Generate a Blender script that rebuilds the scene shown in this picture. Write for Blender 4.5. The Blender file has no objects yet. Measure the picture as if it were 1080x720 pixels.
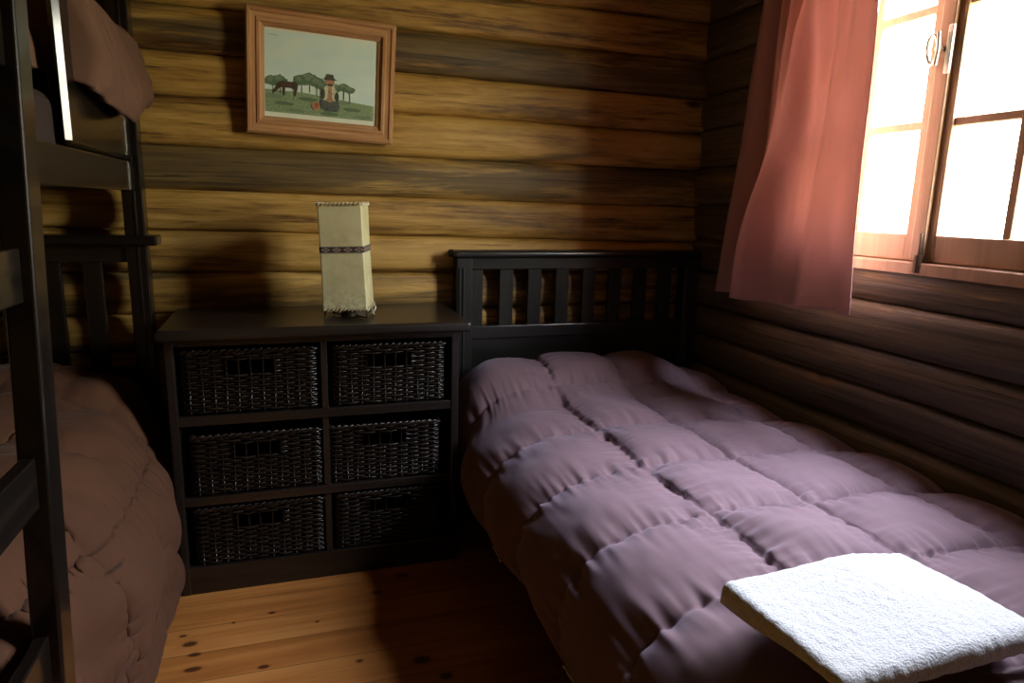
import bpy, bmesh, math, random
import numpy as np
from mathutils import Vector, Matrix, noise
random.seed(7)
scn = bpy.context.scene
COL = scn.collection
pi = math.pi

# ------------------------------------------------------------------ materials
def new_mat(name):
    m = bpy.data.materials.new(name); m.use_nodes = True
    nt = m.node_tree
    b = nt.nodes['Principled BSDF']
    return m, nt, b
def N(nt, t, **k):
    n = nt.nodes.new(t)
    for a, v in k.items(): setattr(n, a, v)
    return n
def ramp(nt, fac, stops, interp='LINEAR'):
    r = N(nt, 'ShaderNodeValToRGB'); r.color_ramp.interpolation = interp
    e = r.color_ramp.elements
    while len(e) < len(stops): e.new(0.5)
    for i, (p, c) in enumerate(stops):
        e[i].position = p; e[i].color = (*c, 1) if len(c) == 3 else c
    nt.links.new(fac, r.inputs['Fac']); return r.outputs['Color']
def mapping(nt, src, scale=(1, 1, 1), loc=(0, 0, 0), rot=(0, 0, 0)):
    mp = N(nt, 'ShaderNodeMapping'); nt.links.new(src, mp.inputs['Vector'])
    mp.inputs['Scale'].default_value = scale; mp.inputs['Location'].default_value = loc
    mp.inputs['Rotation'].default_value = rot
    return mp.outputs['Vector']
def noise_tex(nt, vec, scale, detail=4, rough=.55, dist=0.0):
    n = N(nt, 'ShaderNodeTexNoise'); n.inputs['Scale'].default_value = scale
    n.inputs['Detail'].default_value = detail; n.inputs['Roughness'].default_value = rough
    n.inputs['Distortion'].default_value = dist
    nt.links.new(vec, n.inputs['Vector']); return n.outputs['Fac']
def mixc(nt, fac, a, b, mode='MIX'):
    m = N(nt, 'ShaderNodeMix', data_type='RGBA', blend_type=mode)
    for s, v in ((0, fac), (6, a), (7, b)):
        if isinstance(v, (int, float)): m.inputs[s].default_value = v
        elif isinstance(v, tuple): m.inputs[s].default_value = (*v, 1)
        else: nt.links.new(v, m.inputs[s])
    return m.outputs[2]
def math_n(nt, op, a, b=0.0, clamp=False):
    m = N(nt, 'ShaderNodeMath', operation=op); m.use_clamp = clamp
    for i, v in enumerate((a, b)):
        if isinstance(v, (int, float)): m.inputs[i].default_value = v
        else: nt.links.new(v, m.inputs[i])
    return m.outputs[0]
def bump(nt, b, h, strength, dist=.01):
    n = N(nt, 'ShaderNodeBump'); n.inputs['Strength'].default_value = strength
    n.inputs['Distance'].default_value = dist
    nt.links.new(h, n.inputs['Height']); nt.links.new(n.outputs['Normal'], b.inputs['Normal'])

def mat_log(name='varnished_log', g0=.50, g1=.62, gk=.8, gl=(.024, .017, .009), gh=(.110, .080, .038)):
    m, nt, b = new_mat(name)
    uv = N(nt, 'ShaderNodeUVMap').outputs['UV']
    fine = noise_tex(nt, mapping(nt, uv, (.8, 30, 1)), 2.2, 8, .66, .5)
    grain = noise_tex(nt, mapping(nt, uv, (7, 120, 1), (2.2, 1.1, 0)), 1.6, 4, .6, .3)
    broad = noise_tex(nt, mapping(nt, uv, (.5, 5.0, 1), (3.1, .7, 0)), 1.7, 5, .62, .9)
    grey = noise_tex(nt, mapping(nt, uv, (.45, 5.5, 1), (9.3, 4.2, 0)), 1.7, 7, .66, .8)
    f = math_n(nt, 'ADD', math_n(nt, 'MULTIPLY', fine, .31), math_n(nt, 'MULTIPLY', broad, .66))
    f = math_n(nt, 'ADD', f, math_n(nt, 'MULTIPLY', grain, .16))
    patch = noise_tex(nt, mapping(nt, uv, (2.6, 16, 1), (5.7, 8.1, 0)), 1.5, 5, .62, 1.2)
    f = math_n(nt, 'ADD', f, math_n(nt, 'MULTIPLY', math_n(nt, 'SUBTRACT', patch, .5), .22))
    c = ramp(nt, f, [(.39, (.030, .013, .004)), (.47, (.14, .068, .016)), (.55, (.34, .19, .042)), (.68, (.52, .32, .090))])
    g = ramp(nt, fine, [(.3, gl), (.7, gh)])
    tone = N(nt, 'ShaderNodeAttribute', attribute_name='log_tone').outputs['Fac']
    grey = math_n(nt, 'ADD', grey, tone)
    f = math_n(nt, 'SUBTRACT', f, math_n(nt, 'MULTIPLY', tone, .35))
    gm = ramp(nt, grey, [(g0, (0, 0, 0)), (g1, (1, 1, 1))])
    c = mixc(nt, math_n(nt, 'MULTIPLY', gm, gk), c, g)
    # fine dark checks (splits) running along the log
    crack = noise_tex(nt, mapping(nt, uv, (1.3, 55, 1), (1.7, 5.2, 0)), 1.3, 5, .6, .2)
    cm = ramp(nt, crack, [(.335, (1, 1, 1)), (.36, (0, 0, 0))])
    c = mixc(nt, math_n(nt, 'MULTIPLY', cm, .88), c, (.02, .011, .004))
    # knots
    v = N(nt, 'ShaderNodeTexVoronoi', feature='F1'); v.inputs['Scale'].default_value = 1.0
    nt.links.new(mapping(nt, uv, (1.9, 5.2, 1)), v.inputs['Vector'])
    kd = math_n(nt, 'ADD', v.outputs['Distance'], math_n(nt, 'MULTIPLY', math_n(nt, 'SUBTRACT', fine, .5), .12))
    kh = ramp(nt, kd, [(.06, (1, 1, 1)), (.17, (0, 0, 0))])
    c = mixc(nt, math_n(nt, 'MULTIPLY', kh, .55), c, (.22, .10, .028))
    km = ramp(nt, kd, [(.045, (1, 1, 1)), (.085, (0, 0, 0))])
    c = mixc(nt, math_n(nt, 'MULTIPLY', km, .9), c, (.028, .013, .005))
    nt.links.new(c, b.inputs['Base Color'])
    b.inputs['Roughness'].default_value = .5
    b.inputs['Specular IOR Level'].default_value = .35
    h = math_n(nt, 'SUBTRACT', fine, math_n(nt, 'MULTIPLY', cm, .6))
    bump(nt, b, h, .5, .006)
    return m

def mat_wood(name, dark, mid, light, axis=0, rough=.4, spec=.5, scale=1.0, coat=0.0, bumps=.12, cr=.22):
    m, nt, b = new_mat(name)
    tc = N(nt, 'ShaderNodeTexCoord').outputs['Object']
    s = [38, 38, 38]; s[axis] = 2.0
    v = mapping(nt, tc, tuple(k * scale for k in s))
    f = noise_tex(nt, v, 1.0, 6, .6, .3)
    c = ramp(nt, f, [(.3, dark), (.5, mid), (.72, light)])
    nt.links.new(c, b.inputs['Base Color'])
    b.inputs['Roughness'].default_value = rough
    b.inputs['Specular IOR Level'].default_value = spec
    b.inputs['Coat Weight'].default_value = coat; b.inputs['Coat Roughness'].default_value = cr
    bump(nt, b, f, bumps, .003)
    return m

def mat_plain(name, col, rough=.5, metal=0.0, spec=.5, var=.25, vscale=20):
    m, nt, b = new_mat(name)
    tc = N(nt, 'ShaderNodeTexCoord').outputs['Object']
    f = noise_tex(nt, tc, vscale, 3)
    lo = tuple(c * (1 - var) for c in col); hi = tuple(min(1, c * (1 + var)) for c in col)
    nt.links.new(ramp(nt, f, [(.3, lo), (.7, hi)]), b.inputs['Base Color'])
    b.inputs['Roughness'].default_value = rough; b.inputs['Metallic'].default_value = metal
    b.inputs['Specular IOR Level'].default_value = spec
    return m

def mat_cloth(name, col, sheen=.4, weave=900, var=.12, tint=(1, 1, 1), bstr=.15):
    m, nt, b = new_mat(name)
    tc = N(nt, 'ShaderNodeTexCoord').outputs['Object']
    f = noise_tex(nt, tc, 9, 4)
    lo = tuple(c * (1 - var) for c in col); hi = tuple(c * (1 + var) for c in col)
    nt.links.new(ramp(nt, f, [(.3, lo), (.7, hi)]), b.inputs['Base Color'])
    b.inputs['Roughness'].default_value = .85
    b.inputs['Specular IOR Level'].default_value = .2
    b.inputs['Sheen Weight'].default_value = sheen
    b.inputs['Sheen Roughness'].default_value = .4
    b.inputs['Sheen Tint'].default_value = (*tint, 1)
    w = noise_tex(nt, tc, weave, 2)
    bump(nt, b, w, bstr, .002)
    return m

def mat_floor():
    m, nt, b = new_mat('pine_boards')
    tc = N(nt, 'ShaderNodeTexCoord').outputs['Object']
    sx = N(nt, 'ShaderNodeSeparateXYZ'); nt.links.new(tc, sx.inputs[0])
    row = math_n(nt, 'DIVIDE', sx.outputs['Y'], .12)
    idn = math_n(nt, 'FLOOR', row); fr = math_n(nt, 'FRACT', row)
    wn = N(nt, 'ShaderNodeTexWhiteNoise', noise_dimensions='1D'); nt.links.new(idn, wn.inputs['W'])
    cb = N(nt, 'ShaderNodeCombineXYZ')
    nt.links.new(math_n(nt, 'ADD', sx.outputs['X'], math_n(nt, 'MULTIPLY', wn.outputs['Value'], 9)), cb.inputs[0])
    nt.links.new(sx.outputs['Y'], cb.inputs[1]); nt.links.new(idn, cb.inputs[2])
    f = noise_tex(nt, mapping(nt, cb.outputs[0], (1.3, 26, 1)), 1.2, 5, .6, .6)
    f2 = math_n(nt, 'ADD', math_n(nt, 'MULTIPLY', f, .8), math_n(nt, 'MULTIPLY', wn.outputs['Value'], .2))
    c = ramp(nt, f2, [(.28, (.27, .088, .017)), (.5, (.42, .16, .036)), (.7, (.52, .225, .058))])
    # board joints
    jd = math_n(nt, 'MINIMUM', fr, math_n(nt, 'SUBTRACT', 1.0, fr))
    jm = ramp(nt, jd, [(.008, (1, 1, 1)), (.022, (0, 0, 0))])
    c = mixc(nt, math_n(nt, 'MULTIPLY', jm, .6), c, (.09, .03, .008))
    # knots of the pine, each where the board has one
    total = None
    for (kx, ky, rx, ry) in [(-.289, 1.798, .017, .009), (-.306, 1.848, .021, .011), (-.329, 1.892, .011, .006), (-.285, 1.735, .022, .010),
                         (-.111, 1.695, .014, .008), (-.096, 1.941, .011, .006), (.304, 2.045, .022, .011), (.291, 1.612, .026, .016),
                         (.213, 1.968, .014, .009), (.03, 1.86, .006, .005), (.34, 1.53, .02, .013), (.131, 1.651, .010, .007), (-.2, 1.92, .006, .005),
                         (.55, 1.2, .02, .01), (.1, 1.1, .02, .01), (-.2, .8, .02, .012), (.3, .6, .02, .01), (.0, .2, .02, .01)]:
        dx = math_n(nt, 'DIVIDE', math_n(nt, 'SUBTRACT', sx.outputs['X'], kx), rx)
        dy = math_n(nt, 'DIVIDE', math_n(nt, 'SUBTRACT', sx.outputs['Y'], ky), ry)
        d = math_n(nt, 'SQRT', math_n(nt, 'ADD', math_n(nt, 'MULTIPLY', dx, dx), math_n(nt, 'MULTIPLY', dy, dy)))
        total = d if total is None else math_n(nt, 'MINIMUM', total, d)
    total = math_n(nt, 'ADD', total, math_n(nt, 'MULTIPLY', math_n(nt, 'SUBTRACT', f, .5), .8))
    halo = ramp(nt, total, [(.8, (1, 1, 1)), (2.2, (0, 0, 0))]) if False else None
    km = math_n(nt, 'SUBTRACT', 1.0, math_n(nt, 'MULTIPLY', math_n(nt, 'SUBTRACT', total, .7), 2.2, True), True)
    hm = math_n(nt, 'SUBTRACT', 1.0, math_n(nt, 'MULTIPLY', math_n(nt, 'SUBTRACT', total, .9), .9, True), True)
    c = mixc(nt, math_n(nt, 'MULTIPLY', hm, .45), c, (.30, .10, .02))
    c = mixc(nt, math_n(nt, 'MULTIPLY', km, .9), c, (.045, .014, .005))
    nt.links.new(c, b.inputs['Base Color'])
    b.inputs['Roughness'].default_value = .38
    b.inputs['Coat Weight'].default_value = .25; b.inputs['Coat Roughness'].default_value = .25
    bump(nt, b, math_n(nt, 'SUBTRACT', f, math_n(nt, 'MULTIPLY', jm, .8)), .12, .003)
    return m

def mat_wicker():
    m, nt, b = new_mat('dark_wicker')
    tc = N(nt, 'ShaderNodeTexCoord').outputs['Object']
    f = noise_tex(nt, mapping(nt, tc, (30, 30, 140)), 1.0, 3)
    c = ramp(nt, f, [(.3, (.004, .0025, .0015)), (.55, (.012, .0075, .0045)), (.8, (.045, .026, .013))])
    nt.links.new(c, b.inputs['Base Color'])
    b.inputs['Roughness'].default_value = .36; b.inputs['Specular IOR Level'].default_value = .35
    return m

def mat_parchment():
    m, nt, b = new_mat('parchment')
    tc = N(nt, 'ShaderNodeTexCoord').outputs['Object']
    f = noise_tex(nt, tc, 11, 5, .6)
    sx = N(nt, 'ShaderNodeSeparateXYZ'); nt.links.new(tc, sx.inputs[0])
    c = ramp(nt, f, [(.3, (.66, .58, .32)), (.55, (.82, .77, .47)), (.8, (.86, .82, .54))])
    # translucent patches and grime of the raw hide near its lower end
    sp = noise_tex(nt, tc, 70, 4, .7)
    low = math_n(nt, 'SUBTRACT', 1.0, math_n(nt, 'MULTIPLY', math_n(nt, 'SUBTRACT', sx.outputs['Z'], .03), 13, True), True)
    sm = math_n(nt, 'MULTIPLY', ramp(nt, sp, [(.45, (0, 0, 0)), (.65, (1, 1, 1))]), low)
    c = mixc(nt, math_n(nt, 'MULTIPLY', sm, .6), c, (.30, .22, .09))
    nt.links.new(c, b.inputs['Base Color'])
    b.inputs['Roughness'].default_value = .45
    b.inputs['Transmission Weight'].default_value = 0
    tr = N(nt, 'ShaderNodeBsdfTranslucent'); nt.links.new(c, tr.inputs['Color'])
    mx = N(nt, 'ShaderNodeMixShader'); mx.inputs[0].default_value = .38
    out = nt.nodes['Material Output']
    nt.links.new(b.outputs[0], mx.inputs[1]); nt.links.new(tr.outputs[0], mx.inputs[2])
    nt.links.new(mx.outputs[0], out.inputs['Surface'])
    bump(nt, b, f, .2, .004)
    return m

def mat_curtain():
    m, nt, b = new_mat('salmon_curtain_cloth')
    tc = N(nt, 'ShaderNodeTexCoord').outputs['Object']
    f = noise_tex(nt, mapping(nt, tc, (6, 6, 1.5)), 1.5, 3)
    c = ramp(nt, f, [(.3, (.47, .265, .22)), (.7, (.54, .31, .265))])
    nt.links.new(c, b.inputs['Base Color'])
    b.inputs['Roughness'].default_value = .8; b.inputs['Sheen Weight'].default_value = .2
    tr = N(nt, 'ShaderNodeBsdfTranslucent'); nt.links.new(c, tr.inputs['Color'])
    mx = N(nt, 'ShaderNodeMixShader'); mx.inputs[0].default_value = .25
    out = nt.nodes['Material Output']
    nt.links.new(b.outputs[0], mx.inputs[1]); nt.links.new(tr.outputs[0], mx.inputs[2])
    nt.links.new(mx.outputs[0], out.inputs['Surface'])
    w = noise_tex(nt, tc, 700, 2); bump(nt, b, w, .12, .002)
    return m

def mat_glass(name='window_glass', ior=1.45):
    m, nt, b = new_mat(name)
    nt.nodes.remove(b)
    t = N(nt, 'ShaderNodeBsdfTransparent'); t.inputs[0].default_value = (.97, .98, .97, 1)
    g = N(nt, 'ShaderNodeBsdfGlossy'); g.inputs['Roughness'].default_value = .03
    fr = N(nt, 'ShaderNodeFresnel')
    ge = N(nt, 'ShaderNodeNewGeometry')          # same reflectance on both faces of a thin pane
    nt.links.new(math_n(nt, 'SUBTRACT', ior, math_n(nt, 'MULTIPLY', ge.outputs['Backfacing'], ior - 1 / ior)), fr.inputs['IOR'])
    mx = N(nt, 'ShaderNodeMixShader')
    nt.links.new(fr.outputs[0], mx.inputs[0]); nt.links.new(t.outputs[0], mx.inputs[1]); nt.links.new(g.outputs[0], mx.inputs[2])
    nt.links.new(mx.outputs[0], nt.nodes['Material Output'].inputs['Surface'])
    return m

def mat_towel():
    m, nt, b = new_mat('white_terry')
    tc = N(nt, 'ShaderNodeTexCoord').outputs['Object']
    f = noise_tex(nt, tc, 260, 3, .6)
    c = ramp(nt, f, [(.3, (.54, .54, .53)), (.6, (.70, .70, .69))])
    nt.links.new(c, b.inputs['Base Color'])
    b.inputs['Roughness'].default_value = .95; b.inputs['Sheen Weight'].default_value = .3
    b.inputs['Specular IOR Level'].default_value = .1
    bump(nt, b, f, .7, .006)
    return m

def mat_band():
    m, nt, b = new_mat('woven_diamond_band')
    uv = N(nt, 'ShaderNodeUVMap').outputs['UV']
    s = N(nt, 'ShaderNodeSeparateXYZ'); nt.links.new(uv, s.inputs[0])
    # u counts diamonds along the strip, v crosses it 0..1
    fu = math_n(nt, 'ABSOLUTE', math_n(nt, 'SUBTRACT', math_n(nt, 'FRACT', s.outputs['X']), .5))
    fv = math_n(nt, 'ABSOLUTE', math_n(nt, 'SUBTRACT', s.outputs['Y'], .5))
    d = math_n(nt, 'ADD', fu, math_n(nt, 'MULTIPLY', fv, 1.25))
    ring = math_n(nt, 'MULTIPLY', math_n(nt, 'GREATER_THAN', d, .30), math_n(nt, 'LESS_THAN', d, .42))
    dot = math_n(nt, 'LESS_THAN', d, .16)
    lines = math_n(nt, 'MULTIPLY', math_n(nt, 'GREATER_THAN', fv, .40), math_n(nt, 'LESS_THAN', fv, .44))
    c = mixc(nt, math_n(nt, 'MAXIMUM', ring, lines), (.03, .018, .016), (.42, .34, .25))
    c = mixc(nt, dot, c, (.30, .12, .09))
    nt.links.new(c, b.inputs['Base Color']); b.inputs['Roughness'].default_value = .8
    return m

M = {}
M['log'] = mat_log()
M['log_grey'] = mat_log('grey_log', .24, .40, .88, (.026, .022, .017), (.105, .088, .066))  # greyer, darker log colours for the right wall
M['floor'] = mat_floor()
M['bunk_x'] = mat_wood('glossy_dark_wood_across', (.003, .002, .0015), (.0065, .0042, .003), (.013, .0085, .006), 0, .34, .25, 1, .7, .03, .13)
M['dark_x'] = mat_wood('dark_stained_wood_across', (.0045, .003, .0022), (.0095, .0063, .0045), (.02, .0135, .0095), 0, .36, .5, 1, .3)
M['bunk_y'] = mat_wood('glossy_dark_wood_along', (.003, .002, .0015), (.0065, .0042, .003), (.013, .0085, .006), 1, .34, .25, 1, .7, .03, .13)
M['dark_y'] = mat_wood('dark_stained_wood_along', (.0045, .003, .0022), (.0095, .0063, .0045), (.02, .0135, .0095), 1, .36, .5, 1, .3)
M['bunk_z'] = mat_wood('glossy_dark_wood_upright', (.003, .002, .0015), (.0065, .0042, .003), (.013, .0085, .006), 2, .34, .25, 1, .7, .03, .13)
M['dark_z'] = mat_wood('dark_stained_wood_upright', (.0045, .003, .0022), (.0095, .0063, .0045), (.02, .0135, .0095), 2, .36, .5, 1, .3)
M['dark_tinted_x'] = mat_wood('dark_wood_light_tinted_across', (.005, .005, .004), (.010, .010, .008), (.019, .018, .015), 0, .3, .5, 1, .25)  # headboard: same dark wood, greenish-black cast of the daylight mixed into its colour
M['dark_tinted_z'] = mat_wood('dark_wood_light_tinted_upright', (.005, .005, .004), (.010, .010, .008), (.019, .018, .015), 2, .42, .35, 1, .0)
M['wicker'] = mat_wicker()
M['winwood'] = mat_wood('stained_window_wood', (.33, .20, .115), (.43, .275, .165), (.52, .35, .23), 2, .45, .4, .6)  # stained wood, base colour lightened to carry the flare around the panes
M['ceil'] = mat_wood('ceiling_boards', (.10, .055, .022), (.16, .095, .04), (.22, .14, .06), 1, .5, .4, .4)
M['duvet'] = mat_cloth('brown_cotton_blue_lit', (.150, .090, .098), .22, 900, .08, (.85, .8, 1.0))  # same cotton as on the bunks, bluish window light worked into the colour
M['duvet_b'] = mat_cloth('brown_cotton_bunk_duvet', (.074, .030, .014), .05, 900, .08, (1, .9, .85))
M['sheet'] = mat_cloth('white_sheet', (.75, .74, .70), .2)
M['mattress'] = mat_cloth('mattress_ticking', (.03, .02, .018), .0)
M['duvet_u_lit'] = mat_cloth('brown_cotton_upper_lit', (.125, .064, .042), .05, 900, .08, (1, .9, .85))  # lit copy of the lower bunk's cotton, brightness put into the colour
M['towel'] = mat_towel()
M['curtain'] = mat_curtain()
M['glass'] = mat_glass()
M['picture_glass'] = mat_glass('picture_glass', 1.2)
M['metal'] = mat_plain('pale_metal', (.75, .73, .70), .3, 1.0, .5, .1)
M['wire'] = mat_plain('dark_wire', (.05, .045, .035), .45, .6)
M['brown_metal'] = mat_plain('dark_bolt', (.16, .10, .06), .45, .5)
M['parch'] = mat_parchment()
M['band'] = mat_band()
M['lace'] = mat_plain('rawhide_lacing', (.50, .44, .28), .6)
M['cordm'] = mat_plain('lamp_cord', (.55, .50, .38), .5)
M['bulb'] = mat_plain('opal_bulb', (.80, .78, .70), .2)
M['frame_x'] = mat_wood('picture_frame_rail', (.29, .125, .050), (.44, .225, .10), (.56, .32, .165), 0, .4, .4, 1.6, .15)
M['frame_z'] = mat_wood('picture_frame_stile', (.29, .125, .050), (.44, .225, .10), (.56, .32, .165), 2, .4, .4, 1.6, .15)
M['paper'] = mat_plain('print_paper', (.86, .86, .74), .6, var=.05)
M['rod'] = mat_plain('curtain_rod_iron', (.03, .025, .02), .4, .7)
def mat_sky_print():
    m, nt, b = new_mat('printed_sky')
    tc = N(nt, 'ShaderNodeTexCoord').outputs['Object']
    f = noise_tex(nt, mapping(nt, tc, (4, 4, 10)), 2.0, 4)
    nt.links.new(ramp(nt, f, [(.3, (.66, .84, .84)), (.6, (.78, .90, .84)), (.8, (.86, .90, .80))]), b.inputs['Base Color'])
    b.inputs['Roughness'].default_value = .6; return m
M['psky'] = mat_sky_print()
for n, c in dict(pgrass=(.26, .34, .19), ptree=(.12, .19, .11), ptree2=(.20, .27, .17), phorse=(.075, .045, .03), pskin=(.45, .25, .14), pshirt=(.66, .62, .46),
                 phat=(.07, .07, .055), ppants=(.10, .105, .10), pred=(.42, .12, .05), pdark=(.06, .07, .05), ptrunk=(.10, .075, .05), pblue=(.5, .6, .72)).items():
    M[n] = mat_plain('printed_' + n[1:], c, .6, var=.3, vscale=160)

# ------------------------------------------------------------------ helpers
def obj(name, bm, mat, parent=None, smooth=False, origin=None):
    me = bpy.data.meshes.new(name)
    if isinstance(bm, bmesh.types.BMesh):
        if origin is not None: bmesh.ops.translate(bm, verts=bm.verts, vec=-Vector(origin))
        bmesh.ops.recalc_face_normals(bm, faces=bm.faces)
        bm.to_mesh(me); bm.free()
    else:
        vs, fs = bm
        if origin is not None: vs = [tuple(Vector(v) - Vector(origin)) for v in vs]
        me.from_pydata([tuple(v) for v in vs], [], fs)
    for mm in (mat if isinstance(mat, list) else [mat]): me.materials.append(mm)
    if smooth:
        me.polygons.foreach_set('use_smooth', [True] * len(me.polygons))
    me.update()
    o = bpy.data.objects.new(name, me); COL.objects.link(o)
    if parent: o.parent = parent
    elif origin is not None: o.location = origin
    return o
def tag(o, label=None, cat=None, group=None, kind=None):
    if label: o['label'] = label
    if cat: o['category'] = cat
    if group: o['group'] = group
    if kind: o['kind'] = kind
    return o
def thing(name, label, cat, loc=(0, 0, 0), rot=(0, 0, 0), group=None):
    o = bpy.data.objects.new(name, None); COL.objects.link(o)
    o.location = loc; o.rotation_euler = rot; o.empty_display_size = .05
    return tag(o, label, cat, group)
def BM(): return bmesh.new()
def box(bm, x0, x1, y0, y1, z0, z1, bev=.003, seg=2, rot=None, mi=0):
    r = bmesh.ops.create_cube(bm, size=1)
    vs = r['verts']
    Mx = Matrix.Translation(((x0 + x1) / 2, (y0 + y1) / 2, (z0 + z1) / 2)) @ Matrix.Diagonal((abs(x1 - x0), abs(y1 - y0), abs(z1 - z0), 1))
    bmesh.ops.transform(bm, matrix=Mx, verts=vs)
    if bev > 0:
        es = list({e for v in vs for e in v.link_edges})
        rb = bmesh.ops.bevel(bm, geom=es, offset=bev, segments=seg, profile=.5, affect='EDGES', clamp_overlap=True)
        vs = list({v for f in rb['faces'] for v in f.verts} | {v for v in vs if v.is_valid})
    if rot is not None: bmesh.ops.transform(bm, matrix=rot, verts=vs)
    return vs
def tube(bm, pts, r, n=8, closed=False, caps=True):
    pts = [Vector(p) for p in pts]; k = len(pts)
    rr = r if isinstance(r, (list, tuple)) else [r] * k
    rings = []; prev = None
    for i, p in enumerate(pts):
        a = pts[(i - 1) % k] if (closed or i > 0) else p
        c = pts[(i + 1) % k] if (closed or i < k - 1) else p
        t = (c - a).normalized()
        if prev is None:
            u = t.orthogonal().normalized()
        else:
            u = (prev - t * prev.dot(t))
            u = u.normalized() if u.length > 1e-6 else t.orthogonal().normalized()
        prev = u; w = t.cross(u)
        rings.append([bm.verts.new(p + (u * math.cos(2 * pi * j / n) + w * math.sin(2 * pi * j / n)) * rr[i]) for j in range(n)])
    for i in range(k if closed else k - 1):
        A, B = rings[i], rings[(i + 1) % k]
        for j in range(n): bm.faces.new((A[j], A[(j + 1) % n], B[(j + 1) % n], B[j]))
    if caps and not closed:
        bm.faces.new(rings[0]); bm.faces.new(list(reversed(rings[-1])))
def prism(bm, poly, y0, y1, plane='xz', mi=0):
    """extrude a closed 2-D outline"""
    def P(a, b, c): return {'xz': (a, c, b), 'yz': (c, a, b), 'xy': (a, b, c)}[plane]
    A = [bm.verts.new(P(a, b, y0)) for a, b in poly]; B = [bm.verts.new(P(a, b, y1)) for a, b in poly]
    n = len(poly); fs = [bm.faces.new(A), bm.faces.new(list(reversed(B)))]
    for i in range(n): fs.append(bm.faces.new((A[i], A[(i + 1) % n], B[(i + 1) % n], B[i])))
    for f in fs: f.material_index = mi
def nz(*p): return noise.noise(Vector(p))
def sstep(a, b, x):
    t = min(1, max(0, (x - a) / (b - a))); return t * t * (3 - 2 * t)
def catmull(P, n):
    P = [np.array(p, float) for p in P]
    P = [2 * P[0] - P[1]] + P + [2 * P[-1] - P[-2]]
    out = []
    for i in range(1, len(P) - 2):
        for t in np.linspace(0, 1, 40, endpoint=False):
            a, b, c, d = P[i - 1:i + 3]
            out.append(.5 * (2 * b + (c - a) * t + (2 * a - 5 * b + 4 * c - d) * t * t + (-a + 3 * b - 3 * c + d) * t ** 3))
    out.append(P[-2]); out = np.array(out)
    L = np.concatenate([[0], np.cumsum(np.linalg.norm(np.diff(out, axis=0), axis=1))])
    s = np.linspace(0, L[-1], n)
    return np.stack([np.interp(s, L, out[:, k]) for k in range(out.shape[1])], 1), s

# ------------------------------------------------------------------ room shell
YB, XR, XL, YF, ZC = 2.535, 1.625, -1.46, -.75, 2.42
WY0, WY1, WZ0, WZ1 = .90, 1.96, 1.05, 2.06        # window opening in the right wall
SEAMS = [-.10, .02, .16, .295, .43, .565, .69, .81, .945, 1.08, 1.216, 1.36, 1.512, 1.645, 1.785, 1.92, 2.06, 2.2, 2.33, 2.47]
# how weathered (grey) or golden each log of the back wall is, by the seam beneath it
TONE = {1.92: -.02, 1.785: -.03, 1.645: .11, 1.512: -.09, 1.36: -.06, 1.216: .12, 1.08: -.09, .945: -.03, .81: .06}
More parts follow.
